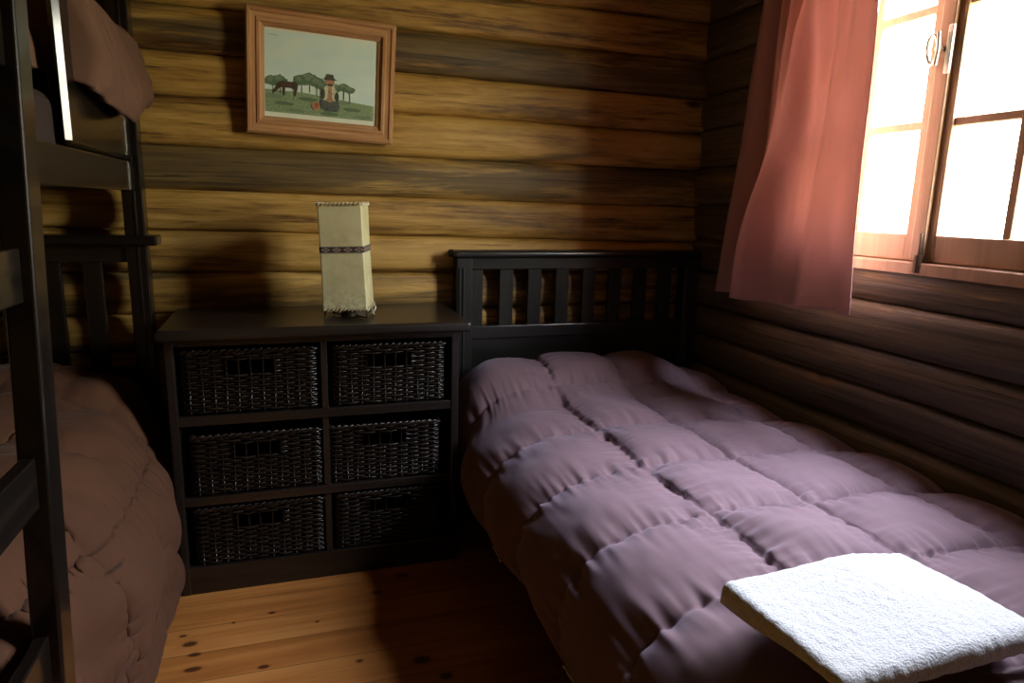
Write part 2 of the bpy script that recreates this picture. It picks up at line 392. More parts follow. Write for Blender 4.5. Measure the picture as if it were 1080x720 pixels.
# small tilt of each course along the back wall, as its seams run
TILT = {1.785: -.012, 1.645: -.014, 1.512: -.016, 1.36: -.006, 1.216: -.012, 1.08: -.022, .945: -.008}
def log_wall(name, along, c, d, a0, a1, na, holes=(), seed=0, tilt=False, bulge=.023, mat='log'):
    verts, faces, uvs, tones = [], [], [], []
    aa = list(np.linspace(a0, a1, na))
    for h in holes:
        for v in h[:2]:
            i = int(np.argmin([abs(q - v) for q in aa])); aa[i] = v
    tt = [0, .03, .08, .16, .27, .4, .55, .7, .82, .91, .965, 1.0]
    for li in range(len(SEAMS) - 1):
        z0, z1 = SEAMS[li], SEAMS[li + 1]
        rows = [(t, z0 + t * (z1 - z0), 0) for t in tt]
        for h in holes:
            for hz in h[2:]:
                if z0 + .004 < hz < z1 - .004: rows.append(((hz - z0) / (z1 - z0), hz, 1))
        rows.sort()
        base = len(verts)
        lb = bulge * (1 + .25 * nz(seed + li * 3.7, 1.3, .2))
        ldep = .0075 * nz(seed * 2.1 + li * 9.7, 4.4, 1.1) * 1.6
        for a in aa:
            wob = .004 * nz(a * 1.6, li * 5.1 + seed, 0) ; wob2 = .004 * nz(a * 1.6, (li + 1) * 5.1 + seed, 0)
            ti0 = TILT.get(z0, 0) * (a - .3) / 1.3 if tilt else 0
            ti1 = TILT.get(z1, 0) * (a - .3) / 1.3 if tilt else 0
            for (t, z, fix) in rows:
                zz = z if (fix or holes and z0 < 2.2 and False) else z + (wob + ti0) * (1 - t) + (wob2 + ti1) * t
                q = abs(2 * t - 1)
                off = .006 + ldep + lb * (max(0, 1 - q ** 3.2)) ** .6
                off += .006 * nz(a * 2.2, zz * 9, li + seed) + .0022 * nz(a * 9, zz * 40, li + seed)
                if q > .985: off = min(off, .006) - .003
                k = c + d * off
                verts.append((a, k, zz) if along == 'x' else (k, a, zz))
                uvs.append((a + li * 3.71 + seed, zz + li * 1.37))
        nr = len(rows)
        for i in range(len(aa) - 1):
            am = (aa[i] + aa[i + 1]) / 2
            for j in range(nr - 1):
                zm = (rows[j][1] + rows[j + 1][1]) / 2
                if any(h[0] < am < h[1] and h[2] < zm < h[3] for h in holes): continue
                q = (base + i * nr + j, base + (i + 1) * nr + j, base + (i + 1) * nr + j + 1, base + i * nr + j + 1)
                faces.append(q); tones.append(TONE.get(z0, 0) if tilt else .05 * nz(li * 7.7, seed, 2))
    o = obj(name, (verts, faces), M[mat], smooth=True)
    uvl = o.data.uv_layers.new(name='grain')
    for lp in o.data.loops: uvl.data[lp.index].uv = uvs[lp.vertex_index]
    at = o.data.attributes.new('log_tone', 'FLOAT', 'FACE'); at.data.foreach_set('value', tones)
    # thickness behind the log faces
    bm = BM()
    k0, k1 = (c - d * .012, c - d * (.06 if holes else .15))
    if along == 'x': box(bm, a0, a1, min(k0, k1), max(k0, k1), -.1, 2.5, 0)
    else:
        lo, hi = min(k0, k1), max(k0, k1)
        if holes:
            h = holes[0]
            box(bm, lo, hi, a0, h[0], -.1, 2.5, 0); box(bm, lo, hi, h[1], a1, -.1, 2.5, 0)
            box(bm, lo, hi, h[0], h[1], -.1, h[2], 0); box(bm, lo, hi, h[0], h[1], h[3], 2.5, 0)
        else: box(bm, lo, hi, a0, a1, -.1, 2.5, 0)
    co = obj('wall_core', bm, M['log'], o)
    co.data.uv_layers.new(name='grain')
    tag(o, kind='structure'); return o
wb = log_wall('wall_back', 'x', YB, -1, XL - .05, XR + .05, 240, seed=0, tilt=True)
tag(wb, 'stained log wall behind the dresser and the picture', 'wall')
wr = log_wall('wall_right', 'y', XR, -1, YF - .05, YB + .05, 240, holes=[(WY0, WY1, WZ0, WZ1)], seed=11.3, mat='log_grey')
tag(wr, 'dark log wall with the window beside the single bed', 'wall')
wl = log_wall('wall_left', 'y', XL, 1, YF - .05, YB + .05, 90, seed=23.1)
tag(wl, 'log wall behind the bunk bed', 'wall')
wf = log_wall('wall_front', 'x', YF, 1, XL - .05, XR + .05, 90, seed=37.9)
tag(wf, 'log wall facing the dresser', 'wall')
bm = BM(); box(bm, XL - .15, XR + .15, YF - .15, YB + .15, -.06, 0, 0)
tag(obj('floor', bm, M['floor']), 'knotty orange pine board floor', 'floor', kind='structure')
bm = BM(); box(bm, XL - .15, XR + .15, YF - .15, YB + .15, ZC, ZC + .05, 0)
tag(obj('ceiling', bm, M['ceil']), 'wooden board ceiling', 'ceiling', kind='structure')

# ------------------------------------------------------------------ window
win = thing('window_1', 'wooden casement window with small panes in the right wall', 'window', (XR, 1.43, WZ0)); win['kind'] = 'structure'
WO = (XR, 1.43, WZ0)
def wpart(name, bm, mat, parent=win, **k): return obj(name, bm, mat, parent, origin=WO, **k)
bm = BM()
fx0, fx1 = 1.597, 1.688
box(bm, fx0, fx1, WY0 - .01, WY0 + .022, WZ0, WZ1, .002); box(bm, fx0, fx1, WY1 - .022, WY1 + .01, WZ0, WZ1, .002)
box(bm, fx0, fx1, WY0, WY1, WZ1 - .025, WZ1 + .01, .002); box(bm, fx0, fx1, WY0, WY1, WZ0 - .012, WZ0 + .022, .002)
box(bm, 1.592, 1.604, WY0 - .012, WY1 + .012, WZ0 - .012, WZ0 + .02, .002)
box(bm, 1.653, 1.688, WY0, WY0 + .05, WZ0, WZ1, .002); box(bm, 1.653, 1.688, WY1 - .05, WY1, WZ0, WZ1, .002)
box(bm, 1.653, 1.688, WY0, WY1, WZ1 - .05, WZ1, .002); box(bm, 1.653, 1.688, WY0, WY1, WZ0, WZ0 + .06, .002)
wpart('window_frame', bm, M['winwood'])
sx0, sx1 = 1.612, 1.652
def sash(y0, y1, edges, zs, muntin):
    """edges: widths of the stiles at y0 and y1"""
    zb, zt = WZ0 + .0235, WZ1 - .027
    bm = BM()
    box(bm, sx0, sx1, y0, y0 + edges[0], zb, zt, .004); box(bm, sx0, sx1, y1 - edges[1], y1, zb, zt, .004)
    gy0, gy1 = y0 + edges[0], y1 - edges[1]
    box(bm, sx0 + .001, sx1 - .001, gy0 - .002, gy1 + .002, zb, zs[0], .004); box(bm, sx0 + .001, sx1 - .001, gy0 - .002, gy1 + .002, zs[-1], zt, .004)
    s = wpart('sash', bm, M['winwood'])
    bm = BM()
    for z in zs[1:-1]: box(bm, sx0 + .006, sx1 - .006, gy0 - .002, gy1 + .002, z - .011, z + .011, .004)
    box(bm, sx0 + .005, sx1 - .005, muntin - .011, muntin + .011, zs[0] - .002, zs[-1] + .002, .004)
    wpart('muntin', bm, M['winwood'], s)
    bm = BM(); box(bm, 1.631, 1.6345, gy0 - .003, gy1 + .003, zs[0] - .003, zs[-1] + .003, 0)
    wpart('pane', bm, M['glass'], s)
    return s
ZS = [1.146, 1.432, 1.722, 1.99]
s1 = sash(WY0 + .024, 1.424, (.06, .042), ZS, 1.20)
s2 = sash(1.427, WY1 - .024, (.05, .06), ZS, 1.665)
bm = BM(); box(bm, sx0 - .012, sx0 + .004, 1.405, 1.446, WZ0 + .03, WZ1 - .03, .004)
wpart('astragal', bm, M['winwood'], s2)
# espagnolette: long plate and ring handle
bm = BM(); box(bm, sx0 - .018, sx0 - .009, 1.400, 1.416, 1.55, 1.668, .003)
wpart('latch_plate', bm, M['metal'], s1)
bm = BM()
tube(bm, [(sx0 - .030 - .004 * math.sin(a), 1.444 + .016 * math.cos(a), 1.612 + .036 * math.sin(a)) for a in np.linspace(0, 2 * pi, 20, endpoint=False)], .0042, 8, True)
tube(bm, [(sx0 - .012, 1.428, 1.612), (sx0 - .034, 1.428, 1.612)], .007, 10)
tube(bm, [(sx0 - .032, 1.428, 1.652), (sx0 - .032, 1.424, 1.612), (sx0 - .032, 1.428, 1.572)], .0055, 8)
wpart('latch_handle', bm, M['metal'], s2)
bm = BM()
tube(bm, [(sx0 - .016, 1.412, 1.045), (sx0 - .016, 1.412, 1.092)], .012, 12); tube(bm, [(sx0 - .016, 1.412, 1.09), (sx0 - .016, 1.412, 1.15)], .005, 10)
wpart('bolt', bm, M['brown_metal'], s1, smooth=False)

# ------------------------------------------------------------------ curtain and its rod
rodz = 2.13
rod = thing('curtain_rod', 'thin dark rod over the window carrying the salmon curtain', 'curtain rod', (1.555, 1.5, rodz))
bm = BM(); tube(bm, [(1.555, .75, rodz), (1.555, 2.3, rodz)], .011, 12)
obj('rod', bm, M['rod'], rod, True, origin=(1.555, 1.5, rodz))
for yy in (.82, 2.25):
    bm = BM(); tube(bm, [(1.555, yy, rodz - .012), (1.61, yy, rodz - .012)], .007, 10); box(bm, 1.60, 1.612, yy - .014, yy + .014, rodz - .05, rodz + .03, .002)
    obj('bracket', bm, M['rod'], rod, origin=(1.555, 1.5, rodz))
def curtain():
    nu, nv = 150, 120; V = []; F = []
    for j in range(nv + 1):
        t = j / nv                      # 0 top .. 1 hem
        for i in range(nu + 1):
            s = i / nu                  # 0 far edge .. 1 near edge
            z = rodz + .03 - t * (rodz + .03 - (.893 + .018 * s + .006 * math.sin(s * 9)))
            k = sstep(0, 1, t)
            yl = 2.055 + .185 * (1 - (1 - t) ** 1.5) + .018 * math.sin(t * 7); yr = 1.547 - .048 * t ** 1.3 + .006 * math.sin(t * 9 + 1)
            y = yl + (yr - yl) * (s + .02 * math.sin(s * 2 * pi))
            # narrow gathers at the rod run out into three broad folds
            g = .020 * math.sin(s * 2 * pi * 8 + 1.0) * (1 - k) ** 1.6 * min(1, (t + .02) * 8)
            ph = s * 2 * pi * 2.6 + .9 + 1.1 * t
            b = (.036 * math.sin(ph) + .014 * math.sin(ph * 1.7 + 2)) * (.25 + .75 * k)
            dq = s - (.66 - .36 * t)    # the diagonal crease from upper right to lower left
            cr = .055 * math.exp(-(dq / .075) ** 2) * sstep(.12, .35, t) * (1 - .25 * sstep(.8, 1, t))
            kink = -.018 * math.exp(-((s - .36) / .06) ** 2 - ((t - .62) / .1) ** 2)
            w = .004 * nz(s * 9, t * 6, 3) + .0015 * nz(s * 30, t * 16, 7)
            hug = sstep(.72, .98, s)
            hl = 1 - sstep(0, .09, s)
            x = 1.530 - .050 * hug - (g + b * .8 + cr + kink + w + .018 * t) * (1 - .5 * hug) * (1 - .8 * hl) + .05 * hl
            x = min(x, 1.586)
            V.append((x, y, z))
    for j in range(nv):
        for i in range(nu):
            a = j * (nu + 1) + i; F.append((a, a + 1, a + nu + 2, a + nu + 1))
    o = obj('curtain', (V, F), M['curtain'], smooth=True, origin=(1.55, 1.9, .9))
    so = o.modifiers.new('thickness', 'SOLIDIFY'); so.thickness = .0018
    return o
tag(curtain(), 'salmon pink curtain hanging over the left side of the window', 'curtain')

# ------------------------------------------------------------------ dresser and baskets
DX0, DX1, DY0, DY1 = -.357, .503, 2.10, 2.49
DO = (.07, 2.28, 0)
dr = thing('dresser', 'dark brown wooden dresser with six basket openings against the log wall', 'dresser', DO)
def dpart(name, bm, mat): return obj(name, bm, mat, dr, origin=DO)
bm = BM(); box(bm, DX0 - .016, DX1 + .034, 2.058, DY1, .800, .834, .012, 4); dpart('top', bm, M['dark_x'])
bm = BM(); box(bm, DX0, DX0 + .024, DY0, DY1 - .01, 0, .80, .003); dpart('side_panel', bm, M['dark_z'])
bm = BM(); box(bm, DX1 - .024, DX1, DY0, DY1 - .01, 0, .80, .003); dpart('side_panel', bm, M['dark_z'])
bm = BM(); box(bm, .072, .092, DY0 + .012, DY1 - .02, .085, .79, .002); dpart('divider', bm, M['dark_z'])
for z0, z1 in ((.538, .568), (.286, .314)):
    bm = BM(); box(bm, DX0 + .02, DX1 - .02, DY0 + .004, DY1 - .02, z0, z1, .003); dpart('shelf', bm, M['dark_x'])
bm = BM(); box(bm, DX0 + .02, DX1 - .02, DY0 + .002, DY0 + .022, .0, .088, .003); dpart('plinth', bm, M['dark_x'])
bm = BM(); box(bm, DX0 + .02, DX1 - .02, DY0 + .02, DY1 - .02, .068, .086, .002); dpart('bottom_board', bm, M['dark_x'])
bm = BM(); box(bm, DX0 + .02, DX1 - .02, DY0 + .002, DY0 + .022, .778, .801, .003); dpart('top_rail', bm, M['dark_x'])
bm = BM(); box(bm, DX0 + .01, DX1 - .01, DY1 - .018, DY1 - .006, .03, .80, .001); dpart('back_panel', bm, M['dark_x'])

def basket_meshes(w, d, h):
    """woven body (weavers + stakes + bottom) and a wrapped rim; origin at the bottom centre, front towards -y"""
    nst_x = max(8, int(round(w / .034))); nst_y = 9
    body = BM(); rr = .0036
    c = .012
    def perim(k, n_per=6):
        pass
    # stake positions round the perimeter
    st = []
    for i in range(nst_x): st.append((-w / 2 + (i + .5) * w / nst_x, -d / 2, 0))
    for i in range(nst_y): st.append((w / 2, -d / 2 + (i + .5) * d / nst_y, 1))
    for i in range(nst_x): st.append((w / 2 - (i + .5) * w / nst_x, d / 2, 2))
    for i in range(nst_y): st.append((-w / 2, d / 2 - (i + .5) * d / nst_y, 3))
    nrm = [(0, -1), (1, 0), (0, 1), (-1, 0)]
    for (x, y, s) in st:
        j1, j2 = random.uniform(-.003, .003), random.uniform(-.003, .003)
        dx, dy = (1, 0) if s in (0, 2) else (0, 1)
        tube(body, [(x + dx * j1, y + dy * j1, .004), (x, y, h * .5), (x + dx * j2, y + dy * j2, h - .004)], .0032, 5)
    nrow = int(h / .0082)
    hz0, hz1 = h * .62, h * .83
    n = len(st)
    for r in range(nrow):
        z = .008 + r * (h - .018) / (nrow - 1)
        amp = .0052
        pts = []
        for i in range(n):
            sgn = 1 if (i + r) % 2 else -1
            x, y, s = st[i]; nx, ny = nrm[s]
            j = random.uniform(-.0012, .0012)
            pts.append((x + nx * amp * sgn, y + ny * amp * sgn, z + j, i))
            xn, yn, sn = st[(i + 1) % n]
            if sn == s: pts.append(((x + xn) / 2, (y + yn) / 2, z + random.uniform(-.001, .001), i + .5))
            else:
                cx, cy = (xn, y) if s in (0, 2) else (x, yn)
                pts.append((cx * .997, cy * .997, z, i + .5))
        gap = hz0 < z < hz1
        i0, i1 = nst_x * .5 - 2.1, nst_x * .5 + 1.1
        if gap:
            # the hand hole: weavers turn back either side of it
            k0 = next(k for k, p in enumerate(pts) if p[3] >= i1)
            k1 = max(k for k, p in enumerate(pts) if p[3] <= i0)
            run = pts[k0:] + pts[:k1 + 1]
            tube(body, [p[:3] for p in run], rr, 5)
        else:
            tube(body, [p[:3] for p in pts], rr * random.uniform(.9, 1.12), 5, True)
    box(body, -w / 2 + .004, w / 2 - .004, -d / 2 + .004, d / 2 - .004, .001, .008, 0)
    rim = BM()
    for q in range(2):
        pts = []
        m = 4 * 34
        P = [(-w / 2, -d / 2), (w / 2, -d / 2), (w / 2, d / 2), (-w / 2, d / 2)]
        for s in range(4):
            a, b = P[s], P[(s + 1) % 4]
            for i in range(34):
                t = i / 34; ang = t * 2 * pi * 9 + q * pi
                nx, ny = nrm[s]
                o1 = .0052 * math.cos(ang); o2 = .0052 * math.sin(ang)
                pts.append((a[0] + (b[0] - a[0]) * t + nx * o1, a[1] + (b[1] - a[1]) * t + ny * o1, h - .003 + o2))
        tube(rim, pts, .0052, 6, True)
    mb = bpy.data.meshes.new('woven_body'); body.to_mesh(mb); body.free(); mb.materials.append(M['wicker'])
    mr = bpy.data.meshes.new('rim'); rim.to_mesh(mr); rim.free(); mr.materials.append(M['wicker'])
    for me in (mb, mr): me.polygons.foreach_set('use_smooth', [True] * len(me.polygons))
    return mb, mr
ml = basket_meshes(.372, .33, .185); mr_ = basket_meshes(.345, .33, .19)
RN = ['top', 'middle', 'bottom']
spots = [(ml, -.129, .5695, .0, 'dark wicker basket in the top left opening of the dresser', 1.03), (mr_, .283, .5695, .0, 'dark wicker basket in the top right opening of the dresser', 1.0),
         (ml, -.122, .3155, .010, 'dark wicker basket in the middle left opening of the dresser', 1.0), (mr_, .268, .3155, -.022, 'dark wicker basket in the middle right opening of the dresser, gap at its right', .97),
         (ml, -.124, .0875, .006, 'dark wicker basket in the bottom left opening of the dresser', .99), (mr_, .280, .0875, .0, 'dark wicker basket in the bottom right opening of the dresser', .97)]
for (me2, x, z, rz, lab, sc) in spots:
    b = thing('wicker_basket', lab, 'basket', (x, 2.105 + .012 + .165, z), (0, 0, rz), 'wicker baskets in the dresser')
    b.scale = (1, 1, sc)
    for nm, me in zip(('woven_body', 'rim'), me2):
        o = bpy.data.objects.new(nm, me); COL.objects.link(o); o.parent = b

# ------------------------------------------------------------------ lamp
LZ = .834
lamp = thing('table_lamp', 'square parchment table lamp with a woven band on the dresser', 'lamp', (.172, 2.235, LZ), (0, math.radians(-1.9), math.radians(-15)))
S, H0, H1 = .067, .028, .358
def square_ring(s, r, n=8):
    pts = []
    for q, (cx, cy) in enumerate(((s - r, s - r), (-s + r, s - r), (-s + r, -s + r), (s - r, -s + r))):
        for i in range(5):
            a = q * pi / 2 + i * pi / 8
            pts.append((cx + r * math.cos(a), cy + r * math.sin(a)))
    return pts
def shade():
    bm = BM(); rows = []
    for k in range(25):
        t = k / 24; z = H0 + (H1 - H0) * t
        s = S * (1 + .03 * (1 - t))
        rg = square_ring(s, .004)
        row = []
        for (x, y) in rg:
            w = 1 + .012 * nz(x * 20, y * 20, z * 9) - .018 * math.sin(pi * t)
            row.append(bm.verts.new((x * w, y * w, z)))
        rows.append(row)
    n = len(rows[0])
    for a, b in zip(rows, rows[1:]):
        for i in range(n): bm.faces.new((a[i], a[(i + 1) % n], b[(i + 1) % n], b[i]))
    return bm
sh = obj('lamp_shade', shade(), M['parch'], lamp)
so = sh.modifiers.new('thickness', 'SOLIDIFY'); so.thickness = .0015; so.offset = -1
# decorative band
bm = BM(); uvl = bm.loops.layers.uv.new('UVMap')
zb0, zb1 = .207, .227
rg = square_ring(S * 1.012, .0045); n = len(rg)
A = [bm.verts.new((x, y, zb0)) for x, y in rg]; B = [bm.verts.new((x, y, zb1)) for x, y in rg]
L = [0.0]
for i in range(n): L.append(L[-1] + math.dist(rg[i], rg[(i + 1) % n]))
for i in range(n):
    f = bm.faces.new((A[i], A[(i + 1) % n], B[(i + 1) % n], B[i]))
    for lp, (u, v) in zip(f.loops, ((L[i], 0), (L[i + 1], 0), (L[i + 1], 1), (L[i], 1))): lp[uvl].uv = (u / .034, v)
bo = obj('band', bm, M['band'], sh)
so = bo.modifiers.new('thickness', 'SOLIDIFY'); so.thickness = .001; so.offset = 1
for z, s in ((H0 + .002, S * 1.035), (H1 - .003, S * 1.006)):
    bm = BM(); m = 11
    tube(bm, [Matrix.Rotation(q * pi / 2, 3, 'Z') @ Vector((-s, -s, z)) for q in range(4)], .0012, 4, True)
    for q in range(4):
        Rz = Matrix.Rotation(q * pi / 2, 3, 'Z')
        for i in range(m):
            t = (i + .5) / m * 2 - 1
            a = Vector((t * s - .004, -s - .001, z - .005)); b_ = Vector((t * s + .004, -s - .001, z + .006))
            tube(bm, [Rz @ a, Rz @ ((a + b_) / 2 + Vector((0, -.0025, 0))), Rz @ b_], .0017, 5)
    obj('lacing', bm, M['lace'], sh)
bm = BM()
for z in (H0 + .004, H1 - .004):
    c = [(S * .97 * a, S * .97 * b_, z) for a, b_ in ((1, 1), (-1, 1), (-1, -1), (1, -1))]
    for i in range(4): tube(bm, [c[i], c[(i + 1) % 4]], .002, 6)
for a, b_ in ((1, 1), (-1, 1), (-1, -1), (1, -1)):
    tube(bm, [(S * .95 * a, S * .95 * b_, H1 - .004), (S * .95 * a, S * .95 * b_, H0)], .002, 6)
    # V-shaped wire foot
    tube(bm, [(S * .95 * a, S * .72 * b_, H0), (S * .98 * a, S * .92 * b_, .002), (S * .95 * a, S * 1.0 * b_, H0)], .0019, 6)
    tube(bm, [(S * .98 * a, S * .92 * b_, .0025), (0, 0, .006)], .0019, 6)
obj('wire_frame', bm, M['wire'], lamp)
bm = BM(); tube(bm, [(0, 0, .0015), (0, 0, .02), (0, 0, .05)], [.03, .022, .016], 16); tube(bm, [(0, 0, .05), (0, 0, .09)], .014, 16)
obj('bulb_holder', bm, M['wire'], lamp)
bm = BM(); bmesh.ops.create_uvsphere(bm, u_segments=16, v_segments=10, radius=.026, matrix=Matrix.Translation((0, 0, .12)))
obj('bulb', bm, M['bulb'], lamp, True)
bm = BM()
pts, _ = catmull([(.02, .0, .008), (.06, -.045, .006), (.085, -.062, .022), (.094, -.06, .034), (.088, -.052, .044), (.078, -.045, .034), (.080, -.02, .010), (.075, .02, .003), (.06, .10, .003), (.05, .16, .003)], 60)
tube(bm, pts, .0022, 6); obj('cord', bm, M['cordm'], lamp, True)

# ------------------------------------------------------------------ framed picture
FW, FH = .474, .386
pic = thing('framed_picture', 'wooden framed countryside print hanging on the log wall', 'picture', (.1195, 2.478, 1.596), (math.radians(3.0), math.radians(2.3), 0))
def molding(L, w, flip):
    """profile across the rail, mitred ends; returns outline rows"""
    prof = [(0, 0), (0, .020), (.006, .026), (.014, .026), (.018, .022), (.030, .020), (.034, .023), (.042, .022), (.047, .014), (w, .011), (w, .002), (w, 0)]
    return prof
def rail(side):
    bm = BM(); w = .057
    prof = molding(0, w, 0)
    R = []
    for e in (-1, 1):
        row = []
        for (q, h) in prof:
            if side in 'tb':
                z = (FH / 2 - q) * (1 if side == 't' else -1); x = e * (FW / 2 - q)
            else:
                x = (FW / 2 - q) * (1 if side == 'r' else -1); z = e * (FH / 2 - q)
            row.append(bm.verts.new((x, -h, z)))
        R.append(row)
    n = len(prof)
    for i in range(n): bm.faces.new((R[0][i], R[0][(i + 1) % n], R[1][(i + 1) % n], R[1][i]))
    bm.faces.new(R[0]); bm.faces.new(list(reversed(R[1])))
    return bm
for s, m in (('t', 'frame_x'), ('b', 'frame_x'), ('l', 'frame_z'), ('r', 'frame_z')): obj('frame_rail', rail(s), M[m], pic)
IW, IH = FW / 2 - .056, FH / 2 - .056
bm = BM(); box(bm, -IW - .01, IW + .01, -.006, -.002, -IH - .01, IH + .01, 0); obj('paper_border', bm, M['paper'], pic)
pm = ['psky', 'pgrass', 'ptree', 'ptree2', 'phorse', 'pskin', 'pshirt', 'phat', 'ppants', 'pred', 'pdark', 'ptrunk', 'pblue']
PI_ = {n: i for i, n in enumerate(pm)}
bm = BM()
ox, oz = -.004, .004
PW, PH = IW - .006, IH - .012
layer = [0]
def flat(poly, m, lift=None):
    layer[0] += 1
    y = -.0062 - (.00006 * layer[0])
    vs = [bm.verts.new((max(-PW, min(PW, x)) + ox, y, max(-PH, min(PH, z)) + oz)) for x, z in poly]
    f = bm.faces.new(vs); f.material_index = PI_[m]
def blob(cx, cz, rx, rz, m, n=18, j=.18, seed=0):
    flat([(cx + rx * math.cos(2 * pi * i / n) * (1 + j * nz(i * 1.7, seed, 3)), cz + rz * math.sin(2 * pi * i / n) * (1 + j * nz(i * 2.3, seed, 9))) for i in range(n)], m)
flat([(-PW, -PH), (PW, -PH), (PW, PH), (-PW, PH)], 'psky')
flat([(-PW, -.056), (-.05, -.056), (.02, -.062), (.10, -.070), (PW, -.076), (PW, -PH), (-PW, -PH)], 'pgrass')
for k in range(9): blob(-.15 + k * .036, -.075 - .02 * (k % 3), .03, .006, 'ptree' if k % 2 else 'ptree2', 14, .4, k)
for i, (x, z, r) in enumerate([(-.15, -.028, .026), (-.128, -.024, .024), (-.06, -.018, .026), (-.035, -.012, .03), (-.012, -.02, .026), (.005, -.03, .02), (.055, -.03, .017), (.075, -.026, .02), (.095, -.033, .017)]):
    flat([(x - .0015, z - .04), (x + .0015, z - .04), (x + .001, z), (x - .001, z)], 'ptrunk')
    blob(x, z, r, r * .62, 'ptree', 20, .5, i); blob(x - .004, z + .006, r * .55, r * .35, 'ptree2', 16, .6, i + 30)
# grazing brown horse
hx, hz = -.104, -.040
flat([(hx - .030, hz + .008), (hx - .018, hz + .014), (hx + .012, hz + .014), (hx + .026, hz + .016), (hx + .032, hz + .006), (hx + .030, hz - .010), (hx + .024, hz - .030), (hx + .021, hz - .030), (hx + .020, hz - .010),
      (hx + .010, hz - .006), (hx - .008, hz - .006), (hx - .010, hz - .030), (hx - .014, hz - .030), (hx - .016, hz - .006), (hx - .024, hz - .006), (hx - .036, hz - .020), (hx - .044, hz - .024), (hx - .042, hz - .014), (hx - .034, hz - .002)], 'phorse')
# seated man in a hat
mx, mz = 0.0, 0.0
_flat = flat
def flat(poly, m, lift=None): _flat([(.029 + 1.22 * x, -.058 + 1.22 * z) for x, z in poly], m)
flat([(mx - .026, mz - .012), (mx - .024, mz - .030), (mx - .012, mz - .040), (mx + .020, mz - .040), (mx + .028, mz - .028), (mx + .022, mz - .008), (mx + .0, mz - .006)], 'ppants')
flat([(mx - .016, mz - .012), (mx - .020, mz + .012), (mx - .012, mz + .026), (mx + .012, mz + .026), (mx + .020, mz + .010), (mx + .015, mz - .012)], 'pshirt')
flat([(mx - .006, mz - .012), (mx - .004, mz + .022), (mx + .005, mz + .022), (mx + .007, mz - .012)], 'pskin')
blob(mx - .018, mz + .004, .006, .014, 'pdark', 10, .2, 2); blob(mx + .019, mz + .000, .006, .013, 'pdark', 10, .2, 4)
blob(mx, mz - .010, .010, .006, 'pskin', 10, .2, 8)
blob(mx + .001, mz + .036, .0115, .013, 'pskin', 14, .08, 6); blob(mx + .001, mz + .029, .008, .003, 'phat', 10, .1, 5)
flat([(mx - .019, mz + .043), (mx - .010, mz + .047), (mx - .008, mz + .056), (mx + .009, mz + .056), (mx + .011, mz + .047), (mx + .020, mz + .042), (mx + .008, mz + .041), (mx - .008, mz + .041)], 'phat')
blob(mx - .036, mz - .030, .011, .011, 'pskin', 12, .2, 12); blob(mx - .035, mz - .028, .006, .008, 'pred', 10, .2, 14)
flat = _flat
# faint unreadable caption line in the sky corner
for k in range(7): flat([(-PW + .012 + k * .0042, PH - .014 - .0003 * k), (-PW + .0145 + k * .0042, PH - .014 - .0003 * k), (-PW + .0145 + k * .0042, PH - .0125 - .0003 * k), (-PW + .012 + k * .0042, PH - .0125 - .0003 * k)], 'pdark')
me = bpy.data.meshes.new('print'); bm.to_mesh(me); bm.free()
for n_ in pm: me.materials.append(M[n_])
pr = bpy.data.objects.new('print', me); COL.objects.link(pr); pr.parent = pic
bm = BM(); box(bm, -IW - .004, IW + .004, -.0145, -.0130, -IH - .004, IH + .004, 0); obj('glass', bm, M['picture_glass'], pic)

# ------------------------------------------------------------------ single bed
BO = (1.08, 1.42, 0)
bed = thing('single_bed', 'dark wooden single bed with slatted headboard below the window', 'bed', BO)
def bpart(name, bm, mat, **k): return obj(name, bm, mat, bed, origin=BO, **k)
HY = 2.46
def post(x0, x1):
    bm = BM(); box(bm, x0, x1, HY - .030, HY + .03, 0, 1.005, .004)
    w = x1 - x0
    for f in (.18, .42): box(bm, x0 + w * f - .004, x0 + w * f + .004, HY - .034, HY - .02, .03, .97, .003)
    return bm
bpart('headboard_post', post(.572, .632), M['dark_tinted_z']); bpart('headboard_post', post(1.525, 1.585), M['dark_tinted_z'])
bm = BM(); box(bm, .557, 1.592, HY - .045, HY + .035, 1.005, 1.032, .012, 4); bpart('headboard_cap', bm, M['dark_tinted_x'])
bm = BM(); tube(bm, [(.545, HY - .005, 1.0205), (.551, HY - .005, 1.0205), (.562, HY - .005, 1.0205)], [.009, .0145, .0145], 14); bpart('cap_end', bm, M['dark_tinted_x'])
bm = BM(); box(bm, .628, 1.529, HY - .022, HY + .018, .962, 1.006, .003); bpart('headboard_rail', bm, M['dark_tinted_x'])
bm = BM(); box(bm, .628, 1.529, HY - .024, HY + .018, .700, .748, .003); bpart('headboard_rail', bm, M['dark_tinted_x'])
bm = BM(); box(bm, .628, 1.529, HY - .008, HY + .010, .40, .702, .002); bpart('headboard_panel', bm, M['dark_tinted_x'])
x = .625
k = 0
sl = [(.625, .677)]
x = .742
while x < 1.50: sl.append((x, x + .054)); x += .1135
for (a, b_) in sl:
    bm = BM(); box(bm, a, b_, HY - .010, HY + .010, .742, .968, .003); bpart('slat', bm, M['dark_tinted_z'])
for x0, x1 in ((.60, .625), (1.545, 1.57)):
    bm = BM(); box(bm, x0, x1, .46, HY - .02, .19, .33, .004); bpart('side_rail', bm, M['dark_y'])
bm = BM(); box(bm, .60, 1.57, .43, .46, .17, .42, .004); bpart('foot_rail', bm, M['dark_x'])
for x0 in (.585, 1.53):
    bm = BM(); box(bm, x0, x0 + .055, .41, .465, 0, .46, .004); bpart('leg', bm, M['dark_z'])
bm = BM(); box(bm, .625, 1.545, .47, 2.40, .235, .255, .002); bpart('slat_base', bm, M['dark_y'])
bm = BM(); box(bm, .63, 1.555, .475, 2.395, .256, .425, .05, 5)
